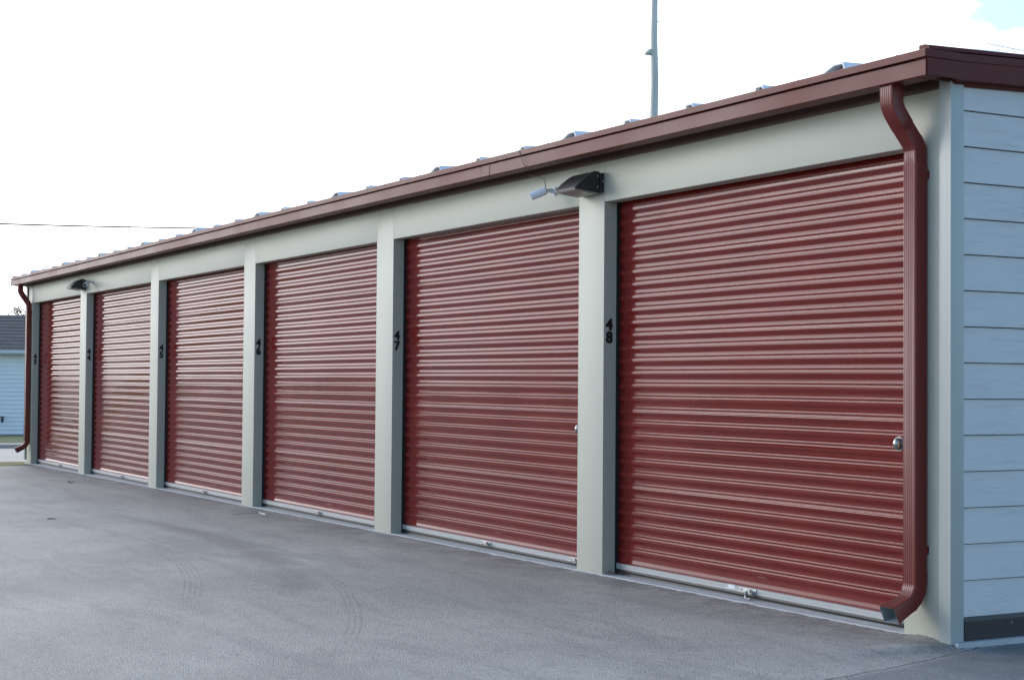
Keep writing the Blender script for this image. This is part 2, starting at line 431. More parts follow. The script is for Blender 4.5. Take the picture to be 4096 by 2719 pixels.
for i, (a, b) in enumerate(cols):
    xl, xr = b, rights[i]
    d = curtain(xl + .012, xr - .012, i + 1, B, gz((xl + xr) / 2))
    d['label'] = 'dark red corrugated door of unit ' + names[i]
    gzx = gz((xl + xr) / 2)
    zoff = gzx
    bm = bmesh.new()      # guides
    box(bm, xl + .0004, xl + .010, JD + .004, YC + .05, gz(xl) + .004, 2.70); obj('door_guide', bm, M['dark'], d); bm = bmesh.new(); box(bm, xr - .010, xr - .0004, JD + .004, YC + .05, gz(xr) + .004, 2.70)
    obj('door_guide', bm, M['dark'], d)
    bm = bmesh.new()      # aluminium bottom bar
    prism(bm, [(YC - .016, .034), (YC - .018, .037), (YC - .018, .052), (YC - .0165, .053), (YC - .018, .055), (YC - .018, .0675), (YC - .021, .0685), (YC - .021, .0712), (YC, .0712), (YC, .034)], 0, xl + .012, xr - .012)
    for xs_ in (xl + .065, xr - .065): tube(bm, [(xs_, YC - .017, .055), (xs_, YC - .024, .055)], .0055, 8)
    o = obj('bottom_bar', bm, M['alu'], d); o.location.z = zoff
    bm = bmesh.new()
    prism(bm, [(YC - .014, .0335), (YC - .017, .024), (YC - .013, .012), (YC - .016, -.002), (YC + .01, -.004), (YC + .01, .0335)], 0, xl + .012, xr - .012)
    o = obj('weather_seal', bm, M['dark'], d); o.location.z = zoff
    # centre hasp
    def hasp(xc, w):
        bm = bmesh.new()
        box(bm, xc - w / 2, xc + w / 2, YC - .0225, YC - .0185, .037, .0665, bev=.001)
        box(bm, xc - w * .42, xc + w * .12, YC - .058, YC - .023, .048, .051, bev=.0008)
        prism(bm, [(xc + w * .13, .0395), (xc + w * .42, .0395), (xc + w * .42, .056), (xc + w * .20, .0655), (xc + w * .13, .056)], 1, YC - .045, YC - .0228)
        tube(bm, [(xc + w * .34, YC - .045, .052), (xc + w * .34, YC - .054, .052)], .006, 10)
        tube(bm, [(xc - w * .36, YC - .0228, .052), (xc - w * .36, YC - .03, .052)], .005, 8)
        o = obj('latch', bm, M['steel'], d); o.location.z = zoff
        return o
    xm = (xl + xr) / 2
    hasp(xm + .01, .165); hasp(xr - .19, .12)
    # cup handle
    bm = bmesh.new(); r = bmesh.ops.create_uvsphere(bm, u_segments=24, v_segments=14, radius=1)
    for v in bm.verts: v.co = Vector((v.co.x * .026, v.co.y * .026, v.co.z * .032))
    bmesh.ops.translate(bm, verts=bm.verts, vec=(xr - .165, YC - .016, .968 + zoff))
    tube(bm, [(xr - .165, YC - .002, .968 + zoff), (xr - .165, YC - .010, .968 + zoff)], .040, 24)
    obj('handle', bm, M['chrome'], d, smooth=True, angle=40)
    if i == 0:
        bm = bmesh.new()
        pts = [(xm + .035, YC - .044, .047), (xm + .030, YC - .052, .030), (xm + .028, YC - .055, .014), (xm + .040, YC - .052, .000), (xm + .062, YC - .048, .004), (xm + .075, YC - .044, .007)]
        tube(bm, pts, [.005, .006, .006, .006, .005, .004], 8)
        obj('lock_pin', bm, M['steel'], d, smooth=True)
        bm = bmesh.new(); xs_ = xm - .165
        box(bm, xs_ - .045, xs_ + .045, YC - .0192, YC - .0184, .038, .064)
        # little ring mark and text rules
        for k in range(14):
            t0, t1 = 2 * math.pi * k / 14, 2 * math.pi * (k + 1) / 14
            f = bm.faces.new([bm.verts.new((xs_ - .030 + q * .0075 * math.cos(t), YC - .0197, .0515 + q * .0095 * math.sin(t))) for q, t in ((1, t0), (1, t1), (.6, t1), (.6, t0))]); f.material_index = 1
        for k in range(3):
            box(bm, xs_ - .012, xs_ + .036, YC - .0197, YC - .01925, .044 + k * .006, .0452 + k * .006, mi=2)
        obj('sticker', bm, [M['sticker'], M['black'], M['camwhite']], d)

# dark storage space behind the curtains (closes the openings)
bm = bmesh.new(); box(bm, LEFT + .05, -.05, .32, .35, -.05, 2.85)
obj('inner_lining', bm, M['dark'], B)

# ---- eaves: gutter, drip flashing, soffit
zgt, zgs, zgb = 2.9046, 2.865, 2.7749
bm = bmesh.new()
nseg = 140
def strip_gut(bm, pts, x0, x1, amp):
    prev = None
    for i in range(nseg + 1):
        x = x0 + (x1 - x0) * i / nseg
        row = []
        for (y, z, w) in pts:
            row.append(bm.verts.new((x, y + w * amp * noise.noise((x * .9, z * 8, 2.)), z + w * amp * .5 * noise.noise((x * .5, 7., 2.)))))
        if prev:
            for k in range(len(pts) - 1): bm.faces.new((prev[k], prev[k + 1], row[k + 1], row[k]))
        prev = row
strip_gut(bm, [(-.13, 2.86, 0), (-.222, 2.862, 0), (-.230, 2.858, 1), (-.236, zgb + .004, 1), (-.232, zgb, 1), (-.130, zgb, 0), (-.128, zgb + .004, 0), (-.128, 2.86, 0)], gx0 + .004, gx1 - .004, .005)
f = bm.faces.new([bm.verts.new((gx0 + .004, y, z)) for y, z in ((-.128, 2.86), (-.238, 2.858), (-.239, zgb), (-.128, zgb))])
f = bm.faces.new([bm.verts.new((gx1 - .004, y, z)) for y, z in ((-.128, 2.86), (-.238, 2.858), (-.239, zgb), (-.128, zgb))])
# splice plates with rivets
for xs_ in (-4.62, -13.0):
    prism(bm, [(-.2305, 2.856), (-.2368, zgb + .003), (-.2385, zgb + .003), (-.2322, 2.856)], 0, xs_, xs_ + .16)
    for k in range(4): tube(bm, [(xs_ + .03, -.2350, zgb + .015 + k * .02), (xs_ + .03, -.2395, zgb + .015 + k * .02)], .003, 6)
gut = obj('gutter', bm, M['brown'], B, smooth=True, angle=35)
bm = bmesh.new()
strip_gut(bm, [(-.12, zgt + .004, 0), (GY + .004, zgt, 1), (GY, zgt - .004, 1), (GY - .001, zgs + .002, 1), (GY + .003, zgs - .001, 1), (-.235, zgs - .001, 1), (-.235, zgs + .004, 1)], gx0, gx1, .003)
obj('drip_flashing', bm, M['brown'], B, smooth=True, angle=35)
bm = bmesh.new()
box(bm, gx0 + .02, gx1 - .02, -.127, -.095, 2.792, 2.875)
box(bm, gx0 + .02, gx1 - .02, -.0945, -.001, 2.842, 2.850)
box(bm, LEFT, -.0625, -.014, -.0008, 2.752, 2.8415, bev=.002)
obj('soffit', bm, M['soffit'], B)
# rake trims at both ends
def rake(xo, sg, mi=0):
    bm = bmesh.new()
    prof_ = [(xo, zgt), (xo, zgs + .002), (xo - sg * .004, zgs - .001), (xo - sg * .006, zgb), (xo - sg * .056, zgb - .003), (xo - sg * .060, zgb - .022), (xo - sg * .085, zgb - .022), (xo - sg * .085, zgt)]
    RS = .03
    rings = []
    for y in (-.226, -.02, .0, .6, DEPTH + .1):
        rings.append([bm.verts.new((x, y, z + RS * max(0, y) - (0 if not (y < -.01 and z < zgb) else -.022))) for x, z in prof_])
    for a, b in zip(rings, rings[1:]):
        for k in range(len(prof_)):
            bm.faces.new((a[k], b[k], b[(k + 1) % len(prof_)], a[(k + 1) % len(prof_)]))
    bm.faces.new(rings[0]); bm.faces.new(rings[-1][::-1])
    obj('rake_trim', bm, M['rake'], B)
    bm = bmesh.new()
    pr = [(xo - sg * .002, .001), (xo - sg * .006, .018), (xo - sg * .018, .025), (xo - sg * .034, .029), (xo - sg * .075, .029), (xo - sg * .075, .001)]
    rings = []
    for y in (-.215, DEPTH):
        rings.append([bm.verts.new((x, y, zgt + z + RS * max(0, y))) for x, z in pr])
    for k in range(len(pr)): bm.faces.new((rings[0][k], rings[1][k], rings[1][(k + 1) % len(pr)], rings[0][(k + 1) % len(pr)]))
    bm.faces.new(rings[0])
    bm.faces.new(rings[1][::-1])
    obj('rake_cap', bm, [M['rake'], M['dark']], B)
rake(gx1, 1); rake(gx0, -1)
# corner return box on the gutter end
bm = bmesh.new(); box(bm, gx1 - .002, gx1 + .0025, -.231, -.05, zgb + .001, zgs - .003, bev=.001)
box(bm, gx1 - .001, gx1 + .0045, GY - .001, -.02, zgs, zgt, bev=.001)
obj('gutter_end_cap', bm, M['rake'], B)

# roof sheets with ribs
bm = bmesh.new()
RSL = .035
def rz(y): return 2.912 + RSL * (y + .2)
v = [bm.verts.new(c) for c in ((gx0 + .1, -.19, rz(-.19)), (gx1 - .1, -.19, rz(-.19)), (gx1 - .1, DEPTH, rz(DEPTH)), (gx0 + .1, DEPTH, rz(DEPTH)))]
bm.faces.new(v)
def rib(x, big):
    y0, y1 = -.175, DEPTH
    if big:
        pts = [(-.215, -.002), (-.205, .004), (-.045, .058), (.030, .058), (.048, .0), (.044, .0), (.027, .052), (-.044, .052), (-.12, .0255)]
        outer = [(-.205, -.004), (-.05, .050), (.030, .050), (.048, .0)]
        inner = [(-.165, -.004), (-.045, .040), (.024, .040), (.040, .0)]
        dark = (-.020, .026)
    else:
        outer = [(-.042, .016), (-.036, .036), (.028, .036), (.042, .0)]
        inner = [(-.038, .010), (-.030, .027), (.022, .027), (.036, .0)]
        dark = (-.036, .026)
    A = [[bm.verts.new((x + px, y, rz(y) + pz)) for px, pz in outer + inner[::-1]] for y in (y0, y1)]
    n_ = len(A[0])
    for k in range(n_):
        bm.faces.new((A[0][k], A[1][k], A[1][(k + 1) % n_], A[0][(k + 1) % n_]))
    for k in range(3):
        a = A[0]; bm.faces.new((a[k], a[k + 1], a[n_ - 2 - k], a[n_ - 1 - k]))
    box(bm, x + dark[0], x + dark[1], y0 + .03, y0 + .08, rz(y0) - .01, rz(y0) + (.036 if big else .024), mi=1)
    # screw
    if big: tube(bm, [(x - .36, -.16, rz(-.16)), (x - .36, -.16, rz(-.16) + .022)], .005, 6)
xr0 = -.64
k = 0
while True:
    x = xr0 - .6855 * k
    if x < gx0 + .15: break
    rib(x, k == 0 or (k >= 4 and k % 3 == 1))
    k += 1
obj('roof', bm, [M['roofmetal'], M['dark']], B)

# ---- downspouts
def section(n_front=5):
    """closed outline in (across, depth); flutes pressed into the front"""
    w, dd = .046, .0375
    pts = [(-w, dd), (-w, -dd + .006), (-w + .004, -dd)]
    x = -w + .008
    for k in range(n_front):
        pts += [(x, -dd), (x + .0025, -dd + .002), (x + .0065, -dd + .002), (x + .0090, -dd)]
        x += .0138
    pts += [(w - .006, -dd), (w - .0015, -dd + .003), (w, -dd + .010), (w, dd)]
    return pts
def downspout(dx, label):
    xc = -.204 + dx
    path = [((-.236 + dx, -.176, 2.776), 1.02), ((-.236 + dx, -.176, 2.735), 1.02), ((-.236 + dx, -.176, 2.690), 1.0)]
    # upper offset
    P0 = Vector((-.236 + dx, -.176, 2.690)); P1 = Vector((-.225 + dx, -.135, 2.595)); P2 = Vector((xc, -.066, 2.50)); P3 = Vector((xc, -.0485, 2.452))
    path += [((-.2345 + dx, -.171, 2.668), .985), ((-.233 + dx, -.164, 2.650), 1.0), ((-.230 + dx, -.153, 2.630), 1.0), ((-.220 + dx, -.117, 2.572), 1.0), ((-.2195 + dx, -.116, 2.570), .965),
             ((-.209 + dx, -.078, 2.512), .965), ((-.206 + dx, -.064, 2.492), .99), ((-.2055 + dx, -.060, 2.484), .96), ((-.205 + dx, -.055, 2.474), .99), ((-.2045 + dx, -.053, 2.466), .96), ((xc, -.050, 2.458), .99),
             ((xc, -.049, 2.450), .965), ((xc, -.0485, 2.38), .965), ((xc, -.0485, 2.378), 1.0), ((xc, -.0485, .335), 1.0), ((xc, -.0485, .334), 1.03), ((xc, -.0485, .276), 1.03)]
    z0 = .275; Rb = .12; Y0 = -.0485
    for q in range(1, 8):
        th = R(66) * q / 7
        cy = Y0 - Rb
        path.append(((xc, cy + Rb * math.cos(th), z0 - Rb * math.sin(th)), .985 if q % 2 else 1.03))
    e = Vector(path[-1][0]); d = Vector((0, -math.sin(R(66)), -math.cos(R(66))))
    path.append((tuple(e + d * .105), 1.16))
    sec = section()
    n_ = len(sec)
    rings = []
    pp = [Vector(p) for p, s in path]
    for i, (p, s) in enumerate(path):
        t = (pp[min(i + 1, len(pp) - 1)] - pp[max(0, i - 1)]).normalized()
        ax = Vector((1, 0, 0)); ax = (ax - t * ax.dot(t)).normalized()
        dp = t.cross(ax).normalized()
        if dp.y < 0: dp = -dp
        if t.z > -.2 and False: dp = -dp
        rings.append([pp[i] + ax * (a * s) + dp * (b_ * s) for a, b_ in sec])
    bm = bmesh.new()
    vr = [[bm.verts.new(c) for c in r] for r in rings]
    for a, b_ in zip(vr, vr[1:]):
        for k in range(n_):
            bm.faces.new((a[k], b_[k], b_[(k + 1) % n_], a[(k + 1) % n_]))
    o = obj('downspout', bm, M['trimred'], B, smooth=True, angle=38)
    o['label'] = label
    # galvanised inside of the outlet
    bm = bmesh.new()
    e = pp[-1]; t = d
    ax = Vector((1, 0, 0)); dp = t.cross(ax).normalized()
    if dp.y < 0: dp = -dp
    out = []
    for f_, back in ((1.0, 0), (.97, 0.0004), (.90, .06), (.83, .098)):
        out.append([bm.verts.new(e - t * back + ax * (a * f_ * 1.155) + dp * (b_ * f_ * 1.155)) for a, b_ in sec])
    for a, b_ in zip(out, out[1:]):
        for k in range(n_): bm.faces.new((a[k], b_[k], b_[(k + 1) % n_], a[(k + 1) % n_]))
    bm.faces.new(out[-1])
    obj('outlet_lining', bm, M['pipein'], o)
    # straps
    for z in (2.33, .44):
        bm = bmesh.new()
        prism(bm, [(xc - .010, -.0008), (xc + .053, -.0008), (xc + .053, -.004), (xc + .0495, -.004), (xc + .0495, -.058), (xc + .0466, -.058), (xc + .0466, -.004), (xc - .010, -.004)], 2, z - .02, z + .02)
        obj('strap', bm, M['trimred'], o)
downspout(0, 'dark red downspout at the near corner')
downspout(-20.42, 'dark red downspout at the far corner')

# ------------------------------------------------------------------ wall lights
def wall_light():
    t = empty('wall_light', (-3.25, 0, 2.55))
    def part(name, bm, m, parent=t, **k):
        bmesh.ops.translate(bm, verts=bm.verts, vec=(3.25, 0, -2.55)); return obj(name, bm, m, parent, **k)
    bm = bmesh.new()
    hood = [(-.030, 2.687), (-.062, 2.688)]
    for q in range(1, 9):
        th = q / 8; hood.append((-.062 - .160 * th, 2.688 - .118 * th ** 1.35))
    side = hood + [(-.222, 2.563), (-.030, 2.545)]
    prism(bm, side, 0, -3.535, -3.262)
    h = part('housing', bm, M['bronze'], smooth=True, angle=25)
    bm = bmesh.new(); box(bm, -3.545, -3.248, -.0305, -.001, 2.545, 2.678, bev=.006)
    part('back_plate', bm, M['bronze'])
    bm = bmesh.new()     # worn raised edge line along the right profile
    tube(bm, [(-3.2615, y, z + .001) for y, z in hood[1:]] + [(-3.2615, -.222, 2.563)], .0028, 6)
    tube(bm, [(-3.2615, -.222, 2.563), (-3.535, -.222, 2.563)], .0030, 6)
    part('edge_trim', bm, M['edge'], h)
    bm = bmesh.new()
    prism(bm, [(-.214, 2.5625), (-.214, 2.556), (-.05, 2.534), (-.036, 2.540), (-.036, 2.546)], 0, -3.523, -3.274)
    for k in range(5):
        x = -3.49 + k * .05; prism(bm, [(-.205, 2.556), (-.205, 2.5535), (-.055, 2.5325), (-.055, 2.536)], 0, x, x + .004)
    part('lens', bm, M['lens'])
    for (y, z) in ((-.045, 2.655), (-.045, 2.583), (-.012, 2.622)):
        bm = bmesh.new(); xr_ = -3.2625 if y < -.03 else -3.2485
        tube(bm, [(xr_, y, z), (xr_ + .005, y, z), (xr_ + .007, y, z)], [.0062, .0062, .004], 10)
        part('bolt', bm, M['steel'])
    return t
wl = wall_light()
tag(wl, 'dark hooded wall light above the pillar left of door 48', 'wall light', 'wall lights under the eaves')
wl2 = wl.copy(); link(wl2); wl2.location.x = -3.25 + (-17.0988 + 3.2453)
tag(wl2, 'dark hooded wall light above the pillar between doors 43 and 44', 'wall light', 'wall lights under the eaves')
for ch in wl.children:
    c = ch.copy(); link(c, wl2)
    for g_ in ch.children:
        d_ = g_.copy(); link(d_, c)

# ------------------------------------------------------------------ security cameras
def sec_cam(base, rear, front, label):
    base, rear, front = Vector(base), Vector(rear), Vector(front)
    t = empty('security_camera', base)
    def part(name, bm, m, parent=t, **k):
        bmesh.ops.translate(bm, verts=bm.verts, vec=-base); return obj(name, bm, m, parent, **k)
    d = (front - rear).normalized()
    bm = bmesh.new()
    tube(bm, [base + Vector((0, -.001, 0)), base + Vector((0, -.012, 0)), base + Vector((0, -.016, 0))], [.031, .031, .026], 20)
    el = base + Vector((0, -.05, .004))
    tube(bm, [base + Vector((0, -.014, 0)), base + Vector((0, -.035, .002)), el], [.019, .017, .013], 14)
    j = rear + d * .012
    tube(bm, [el, (el + j) / 2, j], [.013, .009, .011], 12)
    part('bracket', bm, M['camwhite'], smooth=True, angle=40)
    bm = bmesh.new()
    tube(bm, [rear, rear + d * .004, rear + d * .02, front - d * .006, front], [.018, .024, .028, .028, .0265], 24)
    b_ = part('body', bm, M['camwhite'], smooth=True, angle=40)
    bm = bmesh.new()     # sun visor
    a = d.cross(Vector((0, 0, 1))).normalized(); u = a.cross(d).normalized()
    rg = []
    for s_, rr in ((.015, .0305), (1.03, .0312)):
        c = rear + (front - rear) * s_
        rg.append([bm.verts.new(c + (a * math.cos(th) + u * math.sin(th)) * rr) for th in [R(-15 + 210 * k / 16) for k in range(17)]])
    for k in range(16): bm.faces.new((rg[0][k], rg[0][k + 1], rg[1][k + 1], rg[1][k]))
    part('sun_visor', bm, M['camwhite'], smooth=True)
    bm = bmesh.new(); tube(bm, [front + d * .0005, front + d * .002], [.0225, .0215], 20)
    part('lens', bm, M['lensdark'])
    bm = bmesh.new(); tube(bm, [rear - d * .002, rear + d * .01], [.020, .020], 16); part('end_cap', bm, M['edge'])
    tag(t, label, 'security camera', 'security cameras under the eaves')
    return t
c1 = sec_cam((-3.906, 0, 2.620), (-3.838, -.108, 2.613), (-3.898, -.196, 2.570), 'white bullet camera on the wall left of the hooded light by door 48')
bm = bmesh.new()
w_ = [Vector(p) for p in ((-3.85, -.11, 2.632), (-3.87, -.10, 2.66), (-3.93, -.075, 2.70), (-4.06, -.05, 2.738), (-4.16, -.03, 2.752), (-4.2, -.06, 2.765))]
tube(bm, w_, .0028, 6)
w2 = [Vector(p) for p in ((-3.90, -.236, 2.768), (-3.925, -.247, 2.80), (-3.955, -.2485, 2.845), (-3.965, -.2525, 2.865), (-3.985, -.2515, 2.895), (-4.0, -.249, 2.908))]
tube(bm, w2, .0026, 6)
bmesh.ops.translate(bm, verts=bm.verts, vec=(3.906, 0, -2.620))
obj('cable', bm, M['edge'], c1, smooth=True)
c2 = sec_cam((-16.74, 0, 2.625), (-16.72, -.075, 2.618), (-16.60, -.155, 2.570), 'small camera with dark lens beside the hooded light above door 44')

# ------------------------------------------------------------------ ground
def smooth01(a, b, t): t = max(0, min(1, (t - a) / (b - a))); return t * t * (3 - 2 * t)
def ground_z(x, y):
    z = GS * max(-24, min(4, x)) - .003
    near = max(0, 1 - abs(y + .02) / .5) if y < .3 else 0
    n1 = noise.noise((x * 7, y * 7, 0)); n2 = noise.noise((x * 25, y * 25, 3))
    if -22 < x < 3 and y > -1.2:
        z += near * (.0045 * n1 + .0040 * n2)
        e = math.exp(-((x + .17) / .17) ** 2) * max(0, 1 - abs(y) / .09)
        z += e * (.012 + .010 * n2)
    z -= .026 * smooth01(-.02, .09, x) * (1 + .12 * n1) * smooth01(-1.2, 0, y)
    z += .006 * noise.noise((x * .25, y * .25, 5)) * smooth01(.3, 3, -y)
    return z
def axis(segs):
    out = []
    for a, b, st in segs:
        n_ = max(1, round((b - a) / st)); out += [a + (b - a) * k / n_ for k in range(n_)]
    out.append(segs[-1][1]); return out
xs = axis([(-34, -22, 1.), (-22, -6, .06), (-6, .8, .025), (.8, 4, .2), (4, 24, 2)])
ys = axis([(-34, -6, 1.5), (-6, -1, .2), (-1, -.3, .05), (-.3, .3, .02), (.3, 1.5, .1), (1.5, 16, 1)])
me = bpy.data.meshes.new('asphalt_lot')
vs = [(x, y, ground_z(x, y)) for y in ys for x in xs]; nx = len(xs)
CX, CY = 6.0006, -5.7737
def keep(x, y):
    dx, dy = x - CX, y - CY; d = -.981 * dx + .196 * dy; q = .196 * dx + .981 * dy
    return d < 26.6 + .9 * min(q, 2.0) and x > -21.4
fs = [(j * nx + i, j * nx + i + 1, (j + 1) * nx + i + 1, (j + 1) * nx + i) for j in range(len(ys) - 1) for i in range(nx - 1) if keep(xs[i], ys[j])]
me.from_pydata(vs, [], fs); me.materials.append(M['asphalt'])
for p in me.polygons: p.use_smooth = True
lot = link(bpy.data.objects.new('asphalt_lot', me)); tag(lot, kind='structure')

C = Vector((6.0006, -5.7737, 1.2629))
D = Vector((-.981, .196, 0)); Q = Vector((.196, .981, 0))     # away from the camera / to the right
def strip(name, d0, d1, z0, z1, m, w=60, thick=.0, skew=0):
    bm = bmesh.new(); n_ = 60
    prev = None
    for i in range(n_ + 1):
        s = -w + 2 * w * i / n_
        a = C + D * min(d0 + skew * s, max(d1, d0) - .05 if skew else 1e9) + Q * s; b_ = C + D * d1 + Q * s
        row = [bm.verts.new((a.x, a.y, z0)), bm.verts.new((b_.x, b_.y, z1))]
        if thick: row = [bm.verts.new((a.x, a.y, z0 - thick))] + row
        if prev:
            for k in range(len(row) - 1): bm.faces.new((prev[k], row[k], row[k + 1], prev[k + 1]))
        prev = row
    o = obj(name, bm, m); tag(o, kind='structure'); return o
strip('grass_verge', 26.45, 28.5, -.092, -.122, M['verge'], w=14, skew=.9, thick=.03)
strip('grass_field', 29.1, 28.5, -.140, -.135, M['verge'], w=90)
strip('road', 28.3, 35.55, -.128, -.185, M['road'], w=90)
strip('kerb', 35.5, 36.5, -.110, -.108, M['curb'], w=90, thick=.12)
strip('lawn', 36.45, 49.0, -.106, -.36, M['lawn'], w=90)
bm = bmesh.new()
v = [bm.verts.new(c) for c in ((-1500, -1500, -.42), (1500, -1500, -.42), (1500, 1500, -.42), (-1500, 1500, -.42))]
bm.faces.new(v); tag(obj('ground', bm, M['lawn']), kind='structure')

# ------------------------------------------------------------------ house across the road
hd = 50.0
def HP(s, d, z): p = C + D * (hd + d) + Q * s; return (p.x, p.y, z)
H = empty('neighbour_house', HP(-3, 0, -.4)); hloc = Vector(H.location)
def hpart(name, bm, m, parent=H, **k):
    bmesh.ops.translate(bm, verts=bm.verts, vec=-hloc); return obj(name, bm, m, parent, **k)
bm = bmesh.new(); zb, zt, lap = -.36, 2.0, .125; s_a, s_b = -9., 2.0
z = zb
while z < zt:
    z2 = min(z + lap, zt)
    for (p, q) in (((s_a, 0), (s_b, 0)),):
        a = [bm.verts.new(HP(p[0], -.03, z)), bm.verts.new(HP(q[0], -.03, z)), bm.verts.new(HP(q[0], 0, z2)), bm.verts.new(HP(p[0], 0, z2))]
        bm.faces.new(a); u_ = [bm.verts.new(HP(p[0], 0, z)), bm.verts.new(HP(q[0], 0, z)), bm.verts.new(HP(q[0], -.03, z)), bm.verts.new(HP(p[0], -.03, z))]
        bm.faces.new(u_)
    z = z2
for s_ in (s_a, s_b):
    bm.faces.new([bm.verts.new(HP(s_, 0, zb)), bm.verts.new(HP(s_, 8, zb)), bm.verts.new(HP(s_, 8, zt)), bm.verts.new(HP(s_, 4, 3.25)), bm.verts.new(HP(s_, 0, zt))])
bm.faces.new([bm.verts.new(HP(s_a, 8, zb)), bm.verts.new(HP(s_b, 8, zb)), bm.verts.new(HP(s_b, 8, zt)), bm.verts.new(HP(s_a, 8, zt))])
hpart('wall', bm, M['vinyl'])
bm = bmesh.new()
def slope_panel(bm, d0, z0, d1, z1, th):
    n_ = 11; prev = None      # stepped shingle courses
    for i in range(n_):
        f0, f1 = i / n_, (i + 1) / n_
        a0 = (d0 + (d1 - d0) * f0, z0 + (z1 - z0) * f0 + th); a1 = (d0 + (d1 - d0) * f1, z0 + (z1 - z0) * f1 + th - .012)
        bm.faces.new([bm.verts.new(HP(s_a - .3, *a0)), bm.verts.new(HP(s_b + .3, *a0)), bm.verts.new(HP(s_b + .3, *a1)), bm.verts.new(HP(s_a - .3, *a1))])
        bm.faces.new([bm.verts.new(HP(s_a - .3, a0[0], a0[1])), bm.verts.new(HP(s_b + .3, a0[0], a0[1])), bm.verts.new(HP(s_b + .3, a0[0], a0[1] - .03)), bm.verts.new(HP(s_a - .3, a0[0], a0[1] - .03))])
slope_panel(bm, -.35, 2.02, 4, 3.26, .05); slope_panel(bm, 8.35, 2.02, 4, 3.26, .05)
hpart('roof', bm, M['shingle'])
bm = bmesh.new()
gp = [(-.36, 2.10), (-.47, 2.10), (-.46, 2.03), (-.42, 1.985), (-.36, 1.985)]
A = [bm.verts.new(HP(s_a - .3, d_, z_)) for d_, z_ in gp]; Bv = [bm.verts.new(HP(s_b + .3, d_, z_)) for d_, z_ in gp]
bm.faces.new(A); bm.faces.new(Bv[::-1])
for k in range(5): bm.faces.new((A[k], Bv[k], Bv[(k + 1) % 5], A[(k + 1) % 5]))
a = [bm.verts.new(HP(s_a - .3, -.36, 1.99)), bm.verts.new(HP(s_b + .3, -.36, 1.99)), bm.verts.new(HP(s_b + .3, 0, 1.99)), bm.verts.new(HP(s_a - .3, 0, 1.99))]; bm.faces.new(a)
hpart('gutter', bm, M['whitegut'])
bm = bmesh.new()
a = [bm.verts.new(HP(s_, -.005, z_)) for s_, z_ in ((s_a, -.42), (s_b, -.42), (s_b, -.36), (s_a, -.36))]; bm.faces.new(a)
hpart('foundation', bm, M['curb'])
bm = bmesh.new()
p = Vector(HP(.04, -.02, .085))
tube(bm, [p, p - D * .10, p - D * .10 - Vector((0, 0, .10))], [.035, .04, .025], 10); tube(bm, [p + Vector((0, 0, .06)) - D * .1 - Q * .06, p + Vector((0, 0, .06)) - D * .1 + Q * .06], .02, 8)
hpart('garden_tap', bm, M['dark'])
tag(H, 'white sided house with dark shingle roof beyond the far end of the storage row', 'house')

# ------------------------------------------------------------------ tree behind the house
tp = C + D * 66 + Q * .40
T = empty('leafy_tree', (tp.x, tp.y, -.42))
tag(T, 'small thin leafy tree behind the dark shingle roof of the house', 'tree')
bm = bmesh.new(); rnd = random.Random(3)
tips = []
def branch(p, d, L_, r_, depth):
    n_ = 4; pts = [p]; q = p.copy(); dd = d.copy()
    for k in range(n_):
        dd = (dd + Vector((rnd.uniform(-.2, .2), rnd.uniform(-.2, .2), rnd.uniform(-.08, .15)))).normalized(); q = q + dd * L_ / n_; pts.append(q.copy())
    tube(bm, pts, [r_ * (1 - .5 * k / n_) for k in range(n_ + 1)], 6, cap=False)
    if depth == 0: tips.append(q.copy()); tips.append(pts[2].copy()); return
    for k in range(3 if depth > 1 else 4):
        dir_ = (dd + Vector((rnd.uniform(-.9, .9), rnd.uniform(-.9, .9), rnd.uniform(-.2, .6)))).normalized()
        branch(pts[-1] if k else pts[-2], dir_, L_ * rnd.uniform(.5, .72), r_ * .55, depth - 1)
branch(Vector((0, 0, 0)), Vector((0, 0, 1)), 2.3, .09, 4)
obj('trunk', bm, M['bark'], T)
bm = bmesh.new()
for t_ in tips:
    for k in range(11):
        c = t_ + Vector((rnd.gauss(0, .13), rnd.gauss(0, .13), rnd.gauss(0, .11)))
        a = Vector((rnd.gauss(0, 1), rnd.gauss(0, 1), rnd.gauss(0, 1))).normalized(); b_ = a.cross(Vector((rnd.gauss(0, 1), rnd.gauss(0, 1), rnd.gauss(0, 1)))).normalized()
        s_ = rnd.uniform(.025, .05)
        bm.faces.new([bm.verts.new(c + a * s_), bm.verts.new(c + b_ * s_ * .5), bm.verts.new(c - a * s_), bm.verts.new(c - b_ * s_ * .5)])
obj('crown', bm, M['leaf'], T)

# ------------------------------------------------------------------ poles, wires, masts (behind the building)
FW = Vector((-0.8762, 0.4813, 0.0264)); 
def ray_at(u, v, dist):
    yaw, pitch, roll, f = 1.069, .0264, .0079, 6488.79
    fw = Vector((-math.sin(yaw) * math.cos(pitch), math.cos(yaw) * math.cos(pitch), math.sin(pitch)))
    rt = Vector((math.cos(yaw), math.sin(yaw), 0)); up = rt.cross(fw)
    r2 = rt * math.cos(roll) + up * math.sin(roll); u2 = -rt * math.sin(roll) + up * math.cos(roll)
    return C + (fw + r2 * ((u - 2048) / f) - u2 * ((v - 1359.5) / f)) * dist
pb = ray_at(2616, 470, 70)
PO = empty('utility_pole', (pb.x, pb.y, -.42)); zb = -.42
bm = bmesh.new()
pts = []; rads = []
for z, r_ in ((-.42, .235), (6, .205), (12.6, .182), (14.2, .166), (16, .15), (18.4, .135), (21., .12)):
    pts.append((.02 * math.sin(z), .02 * math.cos(z * 1.3), z + .42)); rads.append(r_)
tube(bm, pts, rads, 14)
obj('pole', bm, M['wood'], PO, smooth=True)
pr = Vector((.48, .877, 0))
lf = -Vector((math.cos(1.069), math.sin(1.069), 0))
bm = bmesh.new()
zb1 = 15.55 + .42
